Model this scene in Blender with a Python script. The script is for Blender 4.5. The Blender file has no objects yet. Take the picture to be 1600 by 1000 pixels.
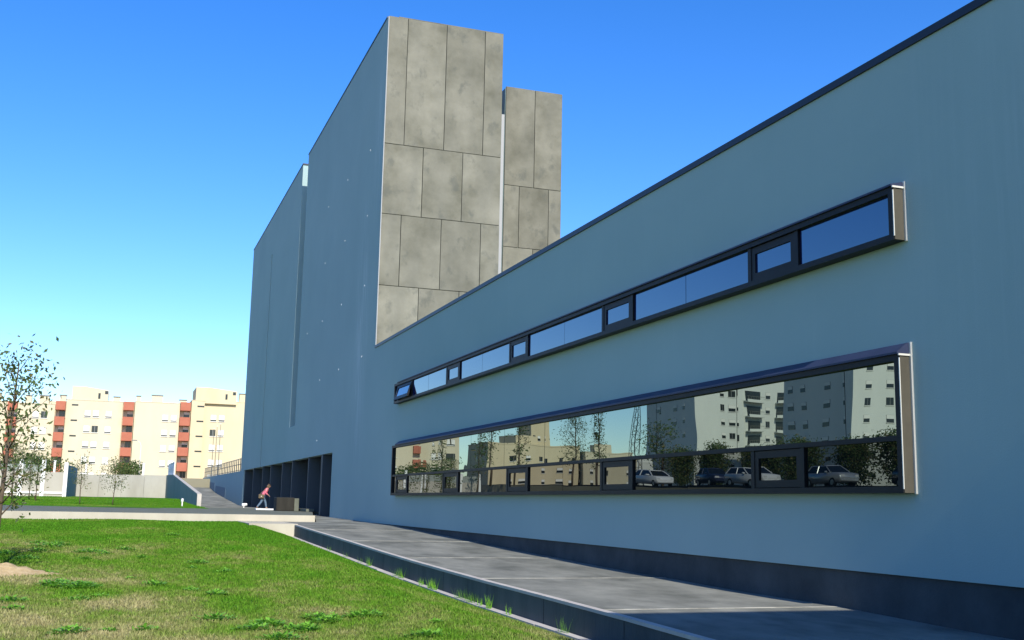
import bpy, bmesh, math, random
import numpy as np
from mathutils import Vector, Matrix, Euler

# ------------------------------------------------------------------ camera, sky, sun, exposure
scene = bpy.context.scene
col = scene.collection
cam_d = bpy.data.cameras.new('camera')
cam = bpy.data.objects.new('camera', cam_d)
col.objects.link(cam)
F_PX, PITCH, ROLL, YAW = 1731.714, 0.165128, 0.0200297, 0.339047
cam_d.sensor_width = 36.0
cam_d.lens = 36.0 * F_PX / 1600.0
cam_d.clip_end = 8000
cy, sy, cp, sp = math.cos(YAW), math.sin(YAW), math.cos(PITCH), math.sin(PITCH)
fw = Vector((sy*cp, cy*cp, sp)); rt = Vector((cy, -sy, 0)); up = rt.cross(fw)
rt2 = math.cos(ROLL)*rt + math.sin(ROLL)*up
up2 = -math.sin(ROLL)*rt + math.cos(ROLL)*up
m = Matrix((rt2, up2, -fw)).transposed().to_4x4()
m.translation = Vector((0, 0, 1.7))
cam.matrix_world = m
scene.camera = cam

SUN_EL = math.radians(34.6)
world = bpy.data.worlds.new('World'); scene.world = world
world.use_nodes = True
wn = world.node_tree
wn.nodes.clear()
sky = wn.nodes.new('ShaderNodeTexSky'); sky.sky_type = 'NISHITA'; sky.sun_disc = False
sky.sun_elevation = SUN_EL; sky.sun_rotation = math.radians(180)
sky.air_density = 1.0; sky.dust_density = 0.3; sky.ozone_density = 4.5
hs = wn.nodes.new('ShaderNodeHueSaturation'); hs.inputs['Saturation'].default_value = 1.30; hs.inputs['Hue'].default_value = 0.513
bg = wn.nodes.new('ShaderNodeBackground'); bg.inputs['Strength'].default_value = 0.15
wo = wn.nodes.new('ShaderNodeOutputWorld')
wn.links.new(sky.outputs[0], hs.inputs['Color'])
wn.links.new(hs.outputs[0], bg.inputs['Color'])
wn.links.new(bg.outputs[0], wo.inputs['Surface'])

sd = bpy.data.lights.new('sun', 'SUN'); sd.energy = 4.0; sd.angle = math.radians(0.53)
sd.color = (1.0, 0.95, 0.86)
sun = bpy.data.objects.new('sun', sd); col.objects.link(sun)
sun.rotation_euler = Vector((0.003, 1.0, -math.tan(SUN_EL))).to_track_quat('-Z', 'Y').to_euler()
sun.location = (0, -60, 60)

scene.view_settings.view_transform = 'Standard'
scene.view_settings.look = 'None'
scene.view_settings.exposure = 0.66
scene.view_settings.gamma = 1.0
scene.view_settings.use_curve_mapping = False

# ------------------------------------------------------------------ helpers
RND = random.Random(7)

def tag(o, label=None, cat=None, group=None, kind=None):
    if label: o['label'] = label
    if cat: o['category'] = cat
    if group: o['group'] = group
    if kind: o['kind'] = kind
    return o

def empty(name, loc=(0, 0, 0), rz=0.0):
    o = bpy.data.objects.new(name, None)
    o.location = loc; o.rotation_euler = (0, 0, rz); o.empty_display_size = 0.2
    col.objects.link(o)
    return o

class MB:
    def __init__(s):
        s.v = []; s.f = []; s.mi = []
    def add(s, vs, fs, mi=0):
        n = len(s.v)
        s.v.extend([tuple(v) for v in vs])
        s.f.extend([tuple(i+n for i in f) for f in fs])
        s.mi.extend([mi]*len(fs))
        return s
    def box(s, x0, x1, y0, y1, z0, z1, mi=0):
        vs = [(x0,y0,z0),(x1,y0,z0),(x1,y1,z0),(x0,y1,z0),(x0,y0,z1),(x1,y0,z1),(x1,y1,z1),(x0,y1,z1)]
        return s.add(vs, [(0,3,2,1),(4,5,6,7),(0,1,5,4),(1,2,6,5),(2,3,7,6),(3,0,4,7)], mi)
    def bevbox(s, x0, x1, y0, y1, z0, z1, b=0.01, mi=0):
        bm = bmesh.new()
        bmesh.ops.create_cube(bm, size=1.0)
        for v in bm.verts:
            v.co = Vector((x0 if v.co.x < 0 else x1, y0 if v.co.y < 0 else y1, z0 if v.co.z < 0 else z1))
        bmesh.ops.bevel(bm, geom=bm.edges[:], offset=b, segments=1, affect='EDGES')
        bm.verts.index_update()
        s.add([v.co for v in bm.verts], [[v.index for v in f.verts] for f in bm.faces], mi)
        bm.free()
        return s
    def prism(s, poly, a, b, axis='z', mi=0):
        n = len(poly)
        def P(p, t):
            return (p[0], p[1], t) if axis == 'z' else ((t, p[0], p[1]) if axis == 'x' else (p[0], t, p[1]))
        vs = [P(p, a) for p in poly] + [P(p, b) for p in poly]
        fs = [tuple(range(n))[::-1], tuple(range(n, 2*n))]
        for i in range(n):
            j = (i+1) % n
            fs.append((i, j, n+j, n+i))
        return s.add(vs, fs, mi)
    def tube(s, pts, rad, n=6, mi=0, cap=True):
        pts = [Vector(p) for p in pts]
        if not hasattr(rad, '__len__'): rad = [rad]*len(pts)
        vs = []; fs = []
        for i, p in enumerate(pts):
            d = (pts[min(i+1, len(pts)-1)] - pts[max(i-1, 0)])
            if d.length < 1e-9: d = Vector((0, 0, 1))
            d.normalize()
            a = d.cross(Vector((0.13, 0.31, 0.94)))
            if a.length < 1e-3: a = d.cross(Vector((1, 0, 0)))
            a.normalize(); b = d.cross(a)
            for k in range(n):
                t = 2*math.pi*k/n
                vs.append(p + rad[i]*(math.cos(t)*a + math.sin(t)*b))
        for i in range(len(pts)-1):
            for k in range(n):
                k2 = (k+1) % n
                fs.append((i*n+k, i*n+k2, (i+1)*n+k2, (i+1)*n+k))
        if cap:
            fs.append(tuple(range(n))[::-1]); fs.append(tuple((len(pts)-1)*n+k for k in range(n)))
        return s.add(vs, fs, mi)
    def mesh(s, name, mats, smooth=False, fix=True):
        me = bpy.data.meshes.new(name)
        me.from_pydata(s.v, [], s.f)
        if not isinstance(mats, (list, tuple)): mats = [mats]
        for mt in mats: me.materials.append(mt)
        if len(mats) > 1: me.polygons.foreach_set('material_index', s.mi)
        if fix:
            bm = bmesh.new(); bm.from_mesh(me)
            bmesh.ops.recalc_face_normals(bm, faces=bm.faces[:])
            bm.to_mesh(me); bm.free()
        if smooth: me.polygons.foreach_set('use_smooth', [True]*len(me.polygons))
        me.update()
        return me
    def build(s, name, mats, parent=None, smooth=False, loc=None):
        return link(name, s.mesh(name, mats, smooth), parent, loc)

def link(name, me, parent=None, loc=None):
    o = bpy.data.objects.new(name, me)
    col.objects.link(o)
    if parent is not None: o.parent = parent
    if loc is not None: o.location = loc
    return o

def copy_tree(o, parent=None):
    c = o.copy(); col.objects.link(c); c.parent = parent
    for ch in list(o.children): copy_tree(ch, c)
    return c

# ------------------------------------------------------------------ materials
def mat(name, base, rough=0.8, metal=0.0, spec=0.5, ior=None):
    mt = bpy.data.materials.new(name); mt.use_nodes = True
    b = mt.node_tree.nodes['Principled BSDF']
    b.inputs['Base Color'].default_value = (*base, 1)
    b.inputs['Roughness'].default_value = rough
    b.inputs['Metallic'].default_value = metal
    b.inputs['Specular IOR Level'].default_value = spec
    if ior: b.inputs['IOR'].default_value = ior
    return mt

class NT:
    def __init__(s, mt):
        s.t = mt.node_tree; s.b = s.t.nodes['Principled BSDF']
        s.tc = s.t.nodes.new('ShaderNodeTexCoord')
    def n(s, ty, **kw):
        nd = s.t.nodes.new(ty)
        for k, v in kw.items(): setattr(nd, k, v)
        return nd
    def l(s, a, b): s.t.links.new(a, b)
    def coord(s, scale=(1, 1, 1), rand=False, out='Object'):
        mp = s.n('ShaderNodeMapping'); mp.inputs['Scale'].default_value = scale
        s.l(s.tc.outputs[out], mp.inputs['Vector'])
        if rand:
            oi = s.n('ShaderNodeObjectInfo')
            mu = s.n('ShaderNodeMath', operation='MULTIPLY'); mu.inputs[1].default_value = 57.0
            s.l(oi.outputs['Random'], mu.inputs[0]); s.l(mu.outputs[0], mp.inputs['Location'])
        return mp.outputs[0]
    def noise(s, vec, scale, detail=4, rough=0.55):
        nz = s.n('ShaderNodeTexNoise'); nz.inputs['Scale'].default_value = scale
        nz.inputs['Detail'].default_value = detail; nz.inputs['Roughness'].default_value = rough
        s.l(vec, nz.inputs['Vector']); return nz.outputs['Fac']
    def ramp(s, fac, stops):
        r = s.n('ShaderNodeValToRGB'); e = r.color_ramp.elements
        while len(e) < len(stops): e.new(0.5)
        for i, (p, c) in enumerate(stops):
            e[i].position = p
            e[i].color = (*c, 1) if hasattr(c, '__len__') else (c, c, c, 1)
        s.l(fac, r.inputs[0]); return r.outputs[0]
    def mix(s, fac, a, b, mode='MIX'):
        mx = s.n('ShaderNodeMix', data_type='RGBA', blend_type=mode)
        if isinstance(fac, (int, float)): mx.inputs[0].default_value = fac
        else: s.l(fac, mx.inputs[0])
        for i, c in ((6, a), (7, b)):
            if isinstance(c, (tuple, list)): mx.inputs[i].default_value = (*c, 1)
            else: s.l(c, mx.inputs[i])
        return mx.outputs[2]
    def math(s, op, a, b):
        nd = s.n('ShaderNodeMath', operation=op)
        for i, c in ((0, a), (1, b)):
            if isinstance(c, (int, float)): nd.inputs[i].default_value = c
            else: s.l(c, nd.inputs[i])
        return nd.outputs[0]
    def base(s, c): s.l(c, s.b.inputs['Base Color'])
    def bump(s, h, strength=0.3, dist=0.02):
        bp = s.n('ShaderNodeBump'); bp.inputs['Strength'].default_value = strength
        bp.inputs['Distance'].default_value = dist
        s.l(h, bp.inputs['Height']); s.l(bp.outputs[0], s.b.inputs['Normal'])

def noisy(name, c0, c1, scale=1.5, rough=0.85, stretch=(1, 1, 1), rand=False, bump=0.0, bscale=30, lo=0.3, hi=0.7, spec=0.3):
    mt = mat(name, c0, rough, spec=spec); t = NT(mt)
    v = t.coord(stretch, rand)
    f = t.noise(v, scale, 6, 0.6)
    t.base(t.ramp(f, [(lo, c0), (hi, c1)]))
    if bump: t.bump(t.noise(v, bscale, 4), bump, 0.02)
    return mt

def plaster_mat():
    mt = mat('blue_grey_plaster', (.3, .38, .41), 0.9, spec=0.15); t = NT(mt)
    v = t.coord()
    f = t.noise(v, 0.16, 5, 0.6)
    c = t.ramp(f, [(.3, (.315, .425, .405)), (.7, (.362, .475, .448))])
    # faint vertical wash streaks
    st = t.noise(t.coord((1, 1.6, 0.06)), 1.4, 5, 0.65)
    c = t.mix(t.ramp(st, [(.58, 0.0), (.80, 0.10)]), c, (.50, .57, .56))
    st2 = t.noise(t.coord((1, 2.3, 0.045)), 1.9, 4, 0.6)
    c = t.mix(t.ramp(st2, [(.60, 0.0), (.85, 0.08)]), c, (.24, .32, .34))
    # pale run-off stain at the tower's corner, and around the near end of the wing
    sx = t.n('ShaderNodeSeparateXYZ'); t.l(t.tc.outputs['Object'], sx.inputs[0])
    def win(sock, c0, w):
        a = t.math('ABSOLUTE', t.math('SUBTRACT', sock, c0), 0)
        r = t.math('SUBTRACT', 1.0, t.math('DIVIDE', a, w))
        return t.math('MAXIMUM', r, 0.0)
    for (yc, yw, zc, zw, k) in ((48.8, 1.6, 9.0, 7.0, 1.1), (9.2, 3.4, 5.6, 3.6, .14), (46.6, 1.0, 17.5, 4.0, .7)):
        msk = t.math('MULTIPLY', win(sx.outputs[1], yc, yw), win(sx.outputs[2], zc, zw))
        fine = t.ramp(t.noise(t.coord((1, 3.0, 0.12)), 2.4, 5, 0.7), [(.47, 0.0), (.68, 1.0)])
        c = t.mix(t.math('MINIMUM', t.math('MULTIPLY', t.math('MULTIPLY', msk, fine), k), 0.45), c, (.68, .74, .73))
    t.base(c)
    h = t.noise(v, 42, 5, 0.65)
    t.bump(h, 0.35, 0.012)
    return mt

def concrete_mat():
    mt = mat('fair_faced_concrete', (.3, .29, .25), 0.85, spec=0.2); t = NT(mt)
    v = t.coord((1, 1, 1), rand=True, out='Object')
    f = t.noise(v, 0.55, 7, 0.62)
    c = t.ramp(f, [(.30, (.104, .099, .071)), (.5, (.168, .159, .119)), (.70, (.226, .213, .163))])
    st = t.noise(t.coord((1.0, 1, .16), rand=True), 1.1, 6, 0.6)
    c = t.mix(t.ramp(st, [(.45, 0.0), (.75, .55)]), c, (.150, .146, .118))
    sp_ = t.noise(t.coord((1, 1, .8), rand=True), 1.7, 5, 0.6)
    c = t.mix(t.ramp(sp_, [(.57, 0.0), (.70, .6)]), c, (.095, .097, .080))
    oi = t.n('ShaderNodeObjectInfo')
    c = t.mix(1.0, c, t.ramp(oi.outputs['Random'], [(0, .88), (1, 1.1)]), 'MULTIPLY')
    t.base(c)
    t.bump(t.noise(v, 26, 5, .7), 0.25, 0.012)
    return mt

def pane_mat(name, tint, ior, scale=0.55, amp=0.0055, st=(.84, 1.0, .90)):
    mt = mat(name, tint, 0.0, spec=0.5, ior=ior); t = NT(mt)
    v = t.coord((1, 1, 0.8), rand=True)
    t.bump(t.noise(v, scale, 1, 0.4), 1.0, amp)
    t.b.inputs['Specular Tint'].default_value = (*st, 1)
    return mt

M = {}
M['plaster'] = plaster_mat()
M['concrete'] = concrete_mat()
M['plinth'] = noisy('dark_plinth_concrete', (.032, .040, .044), (.066, .076, .080), 1.2, .8, (1, 1, 1), True, .3, 25)
M['zinc'] = mat('dark_zinc', (.030, .034, .042), 0.45, 0.6)
M['bluezinc'] = noisy('blue_grey_flashing', (.022, .030, .065), (.032, .042, .085), 2.0, .5, spec=.25)
M['frame'] = noisy('charcoal_frame', (.008, .008, .009), (.013, .013, .014), 3.0, .5, spec=.2)
M['jamb'] = noisy('weathered_bronze_sheet', (.055, .050, .036), (.085, .076, .055), 2.5, .55, (1, 1, .6), False, .1, 20)
M['lightmetal'] = mat('bare_metal_edge', (.70, .68, .60), 0.45, 0.3)
M['bead'] = mat('worn_corner_bead', (.30, .30, .29), .6)
M['glass_up'] = pane_mat('reflective_glass', (.006, .014, .014), 3.1)
M['glass_low'] = pane_mat('reflective_glass_lower', (.004, .007, .007), 1.85)
M['glass_sky'] = pane_mat('reflective_glass_upper', (.004, .010, .075), 2.4, .5, .002, (.8, .95, 1.0))
mt = mat('walkway_concrete', (.2, .2, .17), .9, spec=.15); t = NT(mt)
c = t.ramp(t.noise(t.coord((1, .55, 1), True), .8, 6, .65), [(.34, (.115, .118, .098)), (.52, (.20, .20, .168)), (.68, (.275, .272, .228))])
c = t.mix(t.ramp(t.noise(t.coord((1, .45, 1), True), 1.3, 3, .5), [(.60, 0.0), (.72, .5)]), c, (.085, .088, .075))
t.base(c); t.bump(t.noise(t.coord(), 30, 5, .7), .3, .015); M['paving'] = mt
M['pale'] = noisy('pale_concrete', (.40, .36, .275), (.49, .45, .35), 1.0, .9, (1, 1, .4), False, .15, 25)
M['coping'] = noisy('coping_concrete', (.42, .38, .33), (.52, .48, .42), 2.0, .85)
M['joint'] = noisy('worn_joint_mortar', (.22, .21, .17), (.46, .44, .37), 2.2, .9, lo=.4, hi=.6)
M['darkwall'] = noisy('dark_slate_wall', (.035, .048, .055), (.080, .095, .10), 1.3, .7, (1, 1, .25), True, .3, 20)
M['terrace'] = noisy('grey_green_paving', (.100, .108, .080), (.150, .158, .122), 1.5, .9, (1, 1, 1), True, .2, 20)
M['cream'] = noisy('cream_render', (.54, .475, .32), (.60, .53, .37), .25, .9, (1, 1, .3))
M['cream2'] = noisy('pale_yellow_render', (.55, .455, .28), (.61, .515, .33), .25, .9, (1, 1, .3))
M['whiter'] = noisy('off_white_render', (.62, .62, .55), (.68, .68, .60), .25, .9, (1, 1, .3))
M['red'] = noisy('terracotta_red_render', (.36, .115, .065), (.42, .145, .085), .6, .85)
M['darkwin'] = mat('dark_window_glass', (.025, .028, .026), 0.15)
M['shutter'] = mat('white_roller_shutter', (.74, .71, .62), 0.6)
M['winframe'] = mat('grey_window_frame', (.20, .20, .18), 0.6)
M['white'] = noisy('white_paint', (.74, .73, .70), (.80, .79, .76), 2, .6)
M['rail'] = mat('galvanised_rail', (.22, .20, .15), 0.5, 0.4)
M['bark'] = noisy('tree_bark', (.075, .055, .035), (.13, .10, .065), 8, .9)
M['asphalt'] = noisy('asphalt', (.045, .045, .045), (.065, .065, .062), .8, .9)
M['earth'] = noisy('dry_ground', (.17, .155, .10), (.25, .23, .15), .12, .95)
M['sand'] = noisy('sandy_soil', (.40, .28, .13), (.56, .43, .24), 9, .95, bump=.6, bscale=40)
M['fin'] = noisy('dark_fin_panel', (.045, .060, .070), (.065, .080, .092), .7, .6, (1, 1, .3), True)
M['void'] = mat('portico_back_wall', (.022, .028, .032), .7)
M['stoneblock'] = noisy('dark_stone', (.016, .015, .011), (.034, .031, .024), 3.0, .8, (1, 1, .2), False, .3, 25)

def leaf_mat(name, a, b):
    mt = mat(name, a, 0.55, spec=0.25); t = NT(mt)
    g = t.n('ShaderNodeNewGeometry')
    t.base(t.ramp(g.outputs['Random Per Island'], [(0, a), (1, b)]))
    # thin leaves let some light through
    tr = t.n('ShaderNodeBsdfTranslucent'); tr.inputs[0].default_value = (*[min(1, x*1.3) for x in b], 1)
    mx = t.n('ShaderNodeMixShader'); mx.inputs[0].default_value = .3
    out = [n for n in t.t.nodes if n.type == 'OUTPUT_MATERIAL'][0]
    t.l(t.b.outputs[0], mx.inputs[1]); t.l(tr.outputs[0], mx.inputs[2]); t.l(mx.outputs[0], out.inputs['Surface'])
    return mt
M['leaf'] = leaf_mat('green_leaf', (.050, .085, .022), (.115, .16, .045))
M['leaf_dry'] = leaf_mat('yellowing_leaf', (.10, .105, .03), (.21, .17, .06))
M['weed'] = leaf_mat('weed_leaf', (.12, .30, .02), (.22, .46, .05))

def grass_col(t, blades):
    v = t.coord()
    big = t.noise(v, 0.22, 5, 0.62)
    mid = t.noise(t.coord((1, .5, 1)), 0.9, 6, 0.7)
    s = t.math('ADD', t.math('MULTIPLY', big, .5), t.math('MULTIPLY', mid, .5))
    # dry towards the foreground and along the kerb, green towards the terrace
    sx = t.n('ShaderNodeSeparateXYZ'); t.l(t.tc.outputs['Object'], sx.inputs[0])
    near = t.math('MULTIPLY', t.math('SUBTRACT', 27.0, sx.outputs[1]), .0066)
    near = t.math('MAXIMUM', t.math('MINIMUM', near, .075), -.07)
    left = t.math('MULTIPLY', t.math('SUBTRACT', 2.6, sx.outputs[0]), .012)
    left = t.math('MAXIMUM', t.math('MINIMUM', left, .04), -.035)
    s = t.math('ADD', t.math('ADD', s, near), left)
    fine = t.noise(v, 7.0, 4, 0.7)
    s = t.math('ADD', s, t.math('MULTIPLY', t.math('SUBTRACT', fine, .5), .22))
    g = t.ramp(s, [(.44, (.055, .160, .006)), (.52, (.090, .180, .014)), (.59, (.155, .190, .045)), (.68, (.270, .245, .110))])
    if blades:
        ge = t.n('ShaderNodeNewGeometry')
        g = t.mix(1.0, g, t.ramp(ge.outputs['Random Per Island'], [(0, .70), (1, 1.35)]), 'MULTIPLY')
    return g
mt = mat('lawn_turf', (.1, .2, .02), .95, spec=.1); t = NT(mt)
t.base(grass_col(t, False)); t.bump(t.noise(t.coord(), 22, 5, .7), .6, .03); M['lawn'] = mt
mt = mat('grass_blade', (.1, .2, .02), .8, spec=.15); t = NT(mt); t.base(grass_col(t, True)); M['blade'] = mt

# ------------------------------------------------------------------ ground levels
WY = [-30, 0, 10.5, 14.0, 19.4, 24.9, 31.1, 37.6, 40.5, 61]
WZ = [.05, .15, .27, .335, .385, .475, .625, .765, .84, .97]
def walk_z(y): return float(np.interp(y, WY, WZ))
LY = [-40, 0, 14, 22, 33, 38, 40.4, 41.5, 45, 200]
LZ = [-.10, .0, .12, .24, .62, .76, .80, .83, .835, .835]
def lawn_z(x, y):
    z = np.interp(y, LY, LZ)
    zc = np.interp(y, WY, WZ) - .44
    t_ = np.clip((x - 4.75) / (6.15 - 4.75), 0, 1)
    t_ = t_*np.clip((41.4-np.asarray(y))/.9, 0, 1)
    z = z*(1-t_) + zc*t_
    u = np.clip((-6.5 - x) / 9.5, 0, 1); u = u*u*(3-2*u)
    z = z*(1-u) + np.interp(y, [0, 60, 126], [2.6, 3.0, 3.9])*u
    z = z + .03*np.sin(x*1.1+y*.6)*np.sin(y*.45+1.3)*np.clip((5.2-x)/2, 0, 1)
    return z

def grid_obj(name, xs, ys, zf, material, parent=None):
    X, Y = np.meshgrid(xs, ys); Z = zf(X, Y)
    nx, ny = len(xs), len(ys)
    v = np.stack([X.ravel(), Y.ravel(), Z.ravel()], 1)
    f = []
    for j in range(ny-1):
        for i in range(nx-1):
            a = j*nx+i; f.append((a, a+1, a+nx+1, a+nx))
    me = bpy.data.meshes.new(name); me.from_pydata(v.tolist(), [], f); me.materials.append(material)
    me.polygons.foreach_set('use_smooth', [True]*len(me.polygons)); me.update()
    return link(name, me, parent)

def terr(X, Y):
    z = np.full(X.shape, -1.2)
    zl = np.interp(Y, [0, 60, 126], [2.55, 2.95, 3.85])
    z = np.where(X <= -16, zl, z)
    z = np.where(Y >= 127, 3.85, z)
    z = np.where(X >= 60, 1.0, z)
    z = np.where((X >= 60) & (Y >= 127), 3.85, z)
    return z
xs = [-4000, -1500, -600, -200, -80, -40, -22, -16, -15.5, -5, 5, 15, 40, 59, 60, 200, 1000, 4000]
ys = [-4000, -1000, -200, -60, -10, 30, 60, 90, 110, 126.6, 127, 180, 260, 400, 900, 2000, 4000]
tag(grid_obj('ground', np.array(xs, float), np.array(ys, float), terr, M['earth']), 'dry open ground stretching to the horizon behind the walls', 'ground', kind='structure')

gxs = np.concatenate([np.linspace(-16, -6.5, 12), np.linspace(-6, 4, 26)[0:], np.linspace(4.3, 6.12, 10)])
gys = np.concatenate([np.linspace(-30, 10, 14), np.linspace(11, 44.9, 80)])
tag(grid_obj('lawn', gxs, gys, lawn_z, M['lawn']), 'patchy green lawn sloping up to the cream terrace wall', 'lawn', kind='structure')

# short grass blades on the near lawn
def blades(n, x0, x1, y0, y1, seed, hmin, hmax, zf):
    r = np.random.default_rng(seed)
    u = r.random(n)
    y = y0 + (y1-y0)*u**1.5
    x = x0 + (x1-x0)*r.random(n)
    z = zf(x, y)
    h = hmin + (hmax-hmin)*r.random(n)
    w = .006 + .008*r.random(n)
    w = w*(1+.035*(y-y0))
    a = r.random(n)*math.pi*2
    lx, ly = (r.random(n)-.5)*.05, (r.random(n)-.5)*.05
    p = np.zeros((n, 3, 3))
    p[:, 0] = np.stack([x-np.cos(a)*w, y-np.sin(a)*w, z-.005], 1)
    p[:, 1] = np.stack([x+np.cos(a)*w, y+np.sin(a)*w, z-.005], 1)
    p[:, 2] = np.stack([x+lx, y+ly, z+h], 1)
    me = bpy.data.meshes.new('grass')
    me.vertices.add(3*n); me.loops.add(3*n); me.polygons.add(n)
    me.vertices.foreach_set('co', p.reshape(-1))
    me.loops.foreach_set('vertex_index', np.arange(3*n, dtype=np.int32))
    me.polygons.foreach_set('loop_start', np.arange(0, 3*n, 3, dtype=np.int32))
    me.polygons.foreach_set('loop_total', np.full(n, 3, dtype=np.int32))
    me.update(calc_edges=True); me.materials.append(M['blade'])
    return me
g = link('grass', blades(330000, -5.5, 5.85, 11.5, 44.8, 3, .015, .05, lawn_z))
tag(g, 'short patchy grass growing over the sloping lawn', 'grass', kind='stuff')

# ------------------------------------------------------------------ walkway
walk = tag(empty('walkway', (8, 27, 0)), 'long grey concrete ramp beside the blue facade', 'walkway', kind='structure')
def wpart(mb, name, mats): 
    o = mb.build(name, mats, walk); o.location = -Vector(walk.location); return o
ys_j = [-20, 2.6, 8.3, 14.0, 19.4, 24.9, 31.1, 37.6, 40.5]
for i in range(len(ys_j)-1):
    y0, y1 = ys_j[i]+.012, ys_j[i+1]-.012
    mb = MB()
    nseg = 4
    for k in range(nseg):
        a, b = y0+(y1-y0)*k/nseg, y0+(y1-y0)*(k+1)/nseg
        za, zb = walk_z(a), walk_z(b)
        sag = [0, -.012, -.016, -.010, 0]
        za += sag[k]; zb += sag[k+1]
        vs = [(6.31, a, za-.2), (10.06, a, za-.2), (10.06, b, zb-.2), (6.31, b, zb-.2), (6.31, a, za), (10.06, a, za), (10.06, b, zb), (6.31, b, zb)]
        fs = [(0, 3, 2, 1), (4, 5, 6, 7), (1, 2, 6, 5), (3, 0, 4, 7)]
        if k == 0: fs.append((0, 1, 5, 4))
        if k == nseg-1: fs.append((2, 3, 7, 6))
        mb.add(vs, fs)
    wpart(mb, 'paving_slab', M['paving'])
    if 5 < ys_j[i+1] < 40:            # worn pale joint strip
        yj = ys_j[i+1]; z = walk_z(yj)
        wpart(MB().box(6.31, 10.05, yj-.04, yj+.04, z-.1, z+.004), 'joint_strip', M['joint'])
mb = MB().prism([(6.31, 40.51), (6.31, 44.78), (7.72, 44.78), (10.45, 61.5), (13.2, 61.5), (13.2, 53.5), (10.06, 53.5), (10.06, 40.51)], 0, 1)
mb.v = [(x, y, walk_z(y) if z > .5 else .05) for x, y, z in mb.v]
wpart(mb, 'forecourt_slab', M['paving'])
wpart(MB().prism([(4.6, .2), (6.305, .2), (6.305, .872), (4.6, .872)], 40.36, 44.79, 'y'), 'end_wall', M['pale'])
# retaining wall along the lawn: panels, coping, kerb
mb = MB()
for a, b in zip(WY[:-2], WY[1:-1]):
    za, zb = walk_z(a)-.05, walk_z(b)-.05
    mb.add([(6.25, a, za-.6), (6.30, a, za-.6), (6.30, b, zb-.6), (6.25, b, zb-.6), (6.25, a, za), (6.30, a, za), (6.30, b, zb), (6.25, b, zb)], [(0, 3, 2, 1), (4, 5, 6, 7), (1, 2, 6, 5), (3, 0, 4, 7)])
wpart(mb, 'wall_backing', M['coping'])
pan_y = [-20, -14, -8, -2, 1.5, 4.4, 7.3, 10.2, 13.1, 15.9, 18.6, 21.3, 23.9, 26.4, 28.9, 31.4, 34.6, 37.6, 40.35]
for i in range(len(pan_y)-1):
    a, b = pan_y[i]+.012, pan_y[i+1]-.012
    za, zb = walk_z(a), walk_z(b)
    mb = MB().add([(6.2, a, za-.75), (6.245, a, za-.75), (6.245, b, zb-.75), (6.2, b, zb-.75), (6.2, a, za-.03), (6.245, a, za-.03), (6.245, b, zb-.03), (6.2, b, zb-.03)],
        [(0, 3, 2, 1), (4, 5, 6, 7), (0, 1, 5, 4), (1, 2, 6, 5), (2, 3, 7, 6), (3, 0, 4, 7)])
    wpart(mb, 'retaining_panel', M['darkwall'])
    a -= .008; b += .008
    mb = MB().add([(6.185, a, za-.03), (6.305, a, za-.03), (6.305, b, zb-.03), (6.185, b, zb-.03), (6.185, a, za+.014), (6.305, a, za+.014), (6.305, b, zb+.014), (6.185, b, zb+.014)],
        [(0, 3, 2, 1), (4, 5, 6, 7), (0, 1, 5, 4), (1, 2, 6, 5), (2, 3, 7, 6), (3, 0, 4, 7)])
    wpart(mb, 'coping_stone', M['coping'])
    za, zb = za-.43, zb-.43
    r1, r2 = RND.uniform(-.008, .008), RND.uniform(-.008, .008)
    mb = MB().add([(6.05+r1, a, za-.2), (6.195, a, za-.2), (6.195, b, zb-.2), (6.05+r2, b, zb-.2), (6.05+r1, a, za+.03+r2), (6.195, a, za+.035), (6.195, b, zb+.035), (6.05+r2, b, zb+.03+r1)],
        [(0, 3, 2, 1), (4, 5, 6, 7), (0, 1, 5, 4), (1, 2, 6, 5), (2, 3, 7, 6), (3, 0, 4, 7)])
    wpart(mb, 'kerb_stone', M['coping'])

# ------------------------------------------------------------------ terrace, far lawn, ramp
ter = tag(empty('terrace', (0, 60, 0)), 'raised terrace paved in dark slabs above a cream wall', 'terrace', kind='structure')
def tpart(mb, name, mats):
    o = mb.build(name, mats, ter); o.location = -Vector(ter.location); return o
tpart(MB().prism([(-30, 47.0), (7.95, 47.0), (10.3, 61.2), (13.0, 61.2), (13.0, 96.5), (5.62, 96.5), (5.62, 77.4), (1, 75.4), (-6, 69.4), (-30, 65)], .2, 1.11), 'paved_floor', M['terrace'])
tpart(MB().prism([(-30, .1), (7.66, .1), (7.66, 1.118), (-30, 1.118)], 44.80, 45.02, 'y'), 'front_wall', M['pale'])
x = 7.70
k = 0
while x > -16:
    x0 = x-2.42
    tpart(MB().bevbox(x0+.012, x-.012, 45.03, 46.99, .9, 1.122+RND.uniform(-.004, .004), .012), 'edge_slab', M['terrace'])
    x = x0
def flz(X, Y): return np.interp(Y, [60, 70, 77, 100, 128], [1.06, 1.13, 1.17, 1.6, 1.68]) + .02*np.sin(X*.7+Y*.3)
mbv = grid_obj('far_lawn', np.linspace(-30, 5.5, 40), np.linspace(66, 127, 40), flz, M['lawn'])
tag(mbv, 'green lawn beyond the terrace below the grey concrete wall', 'lawn', kind='structure')
g2 = link('grass', blades(60000, -9, 5.4, 71, 100, 9, .03, .07, flz))
tag(g2, 'grass growing on the lawn beyond the terrace', 'grass', kind='stuff')

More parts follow.
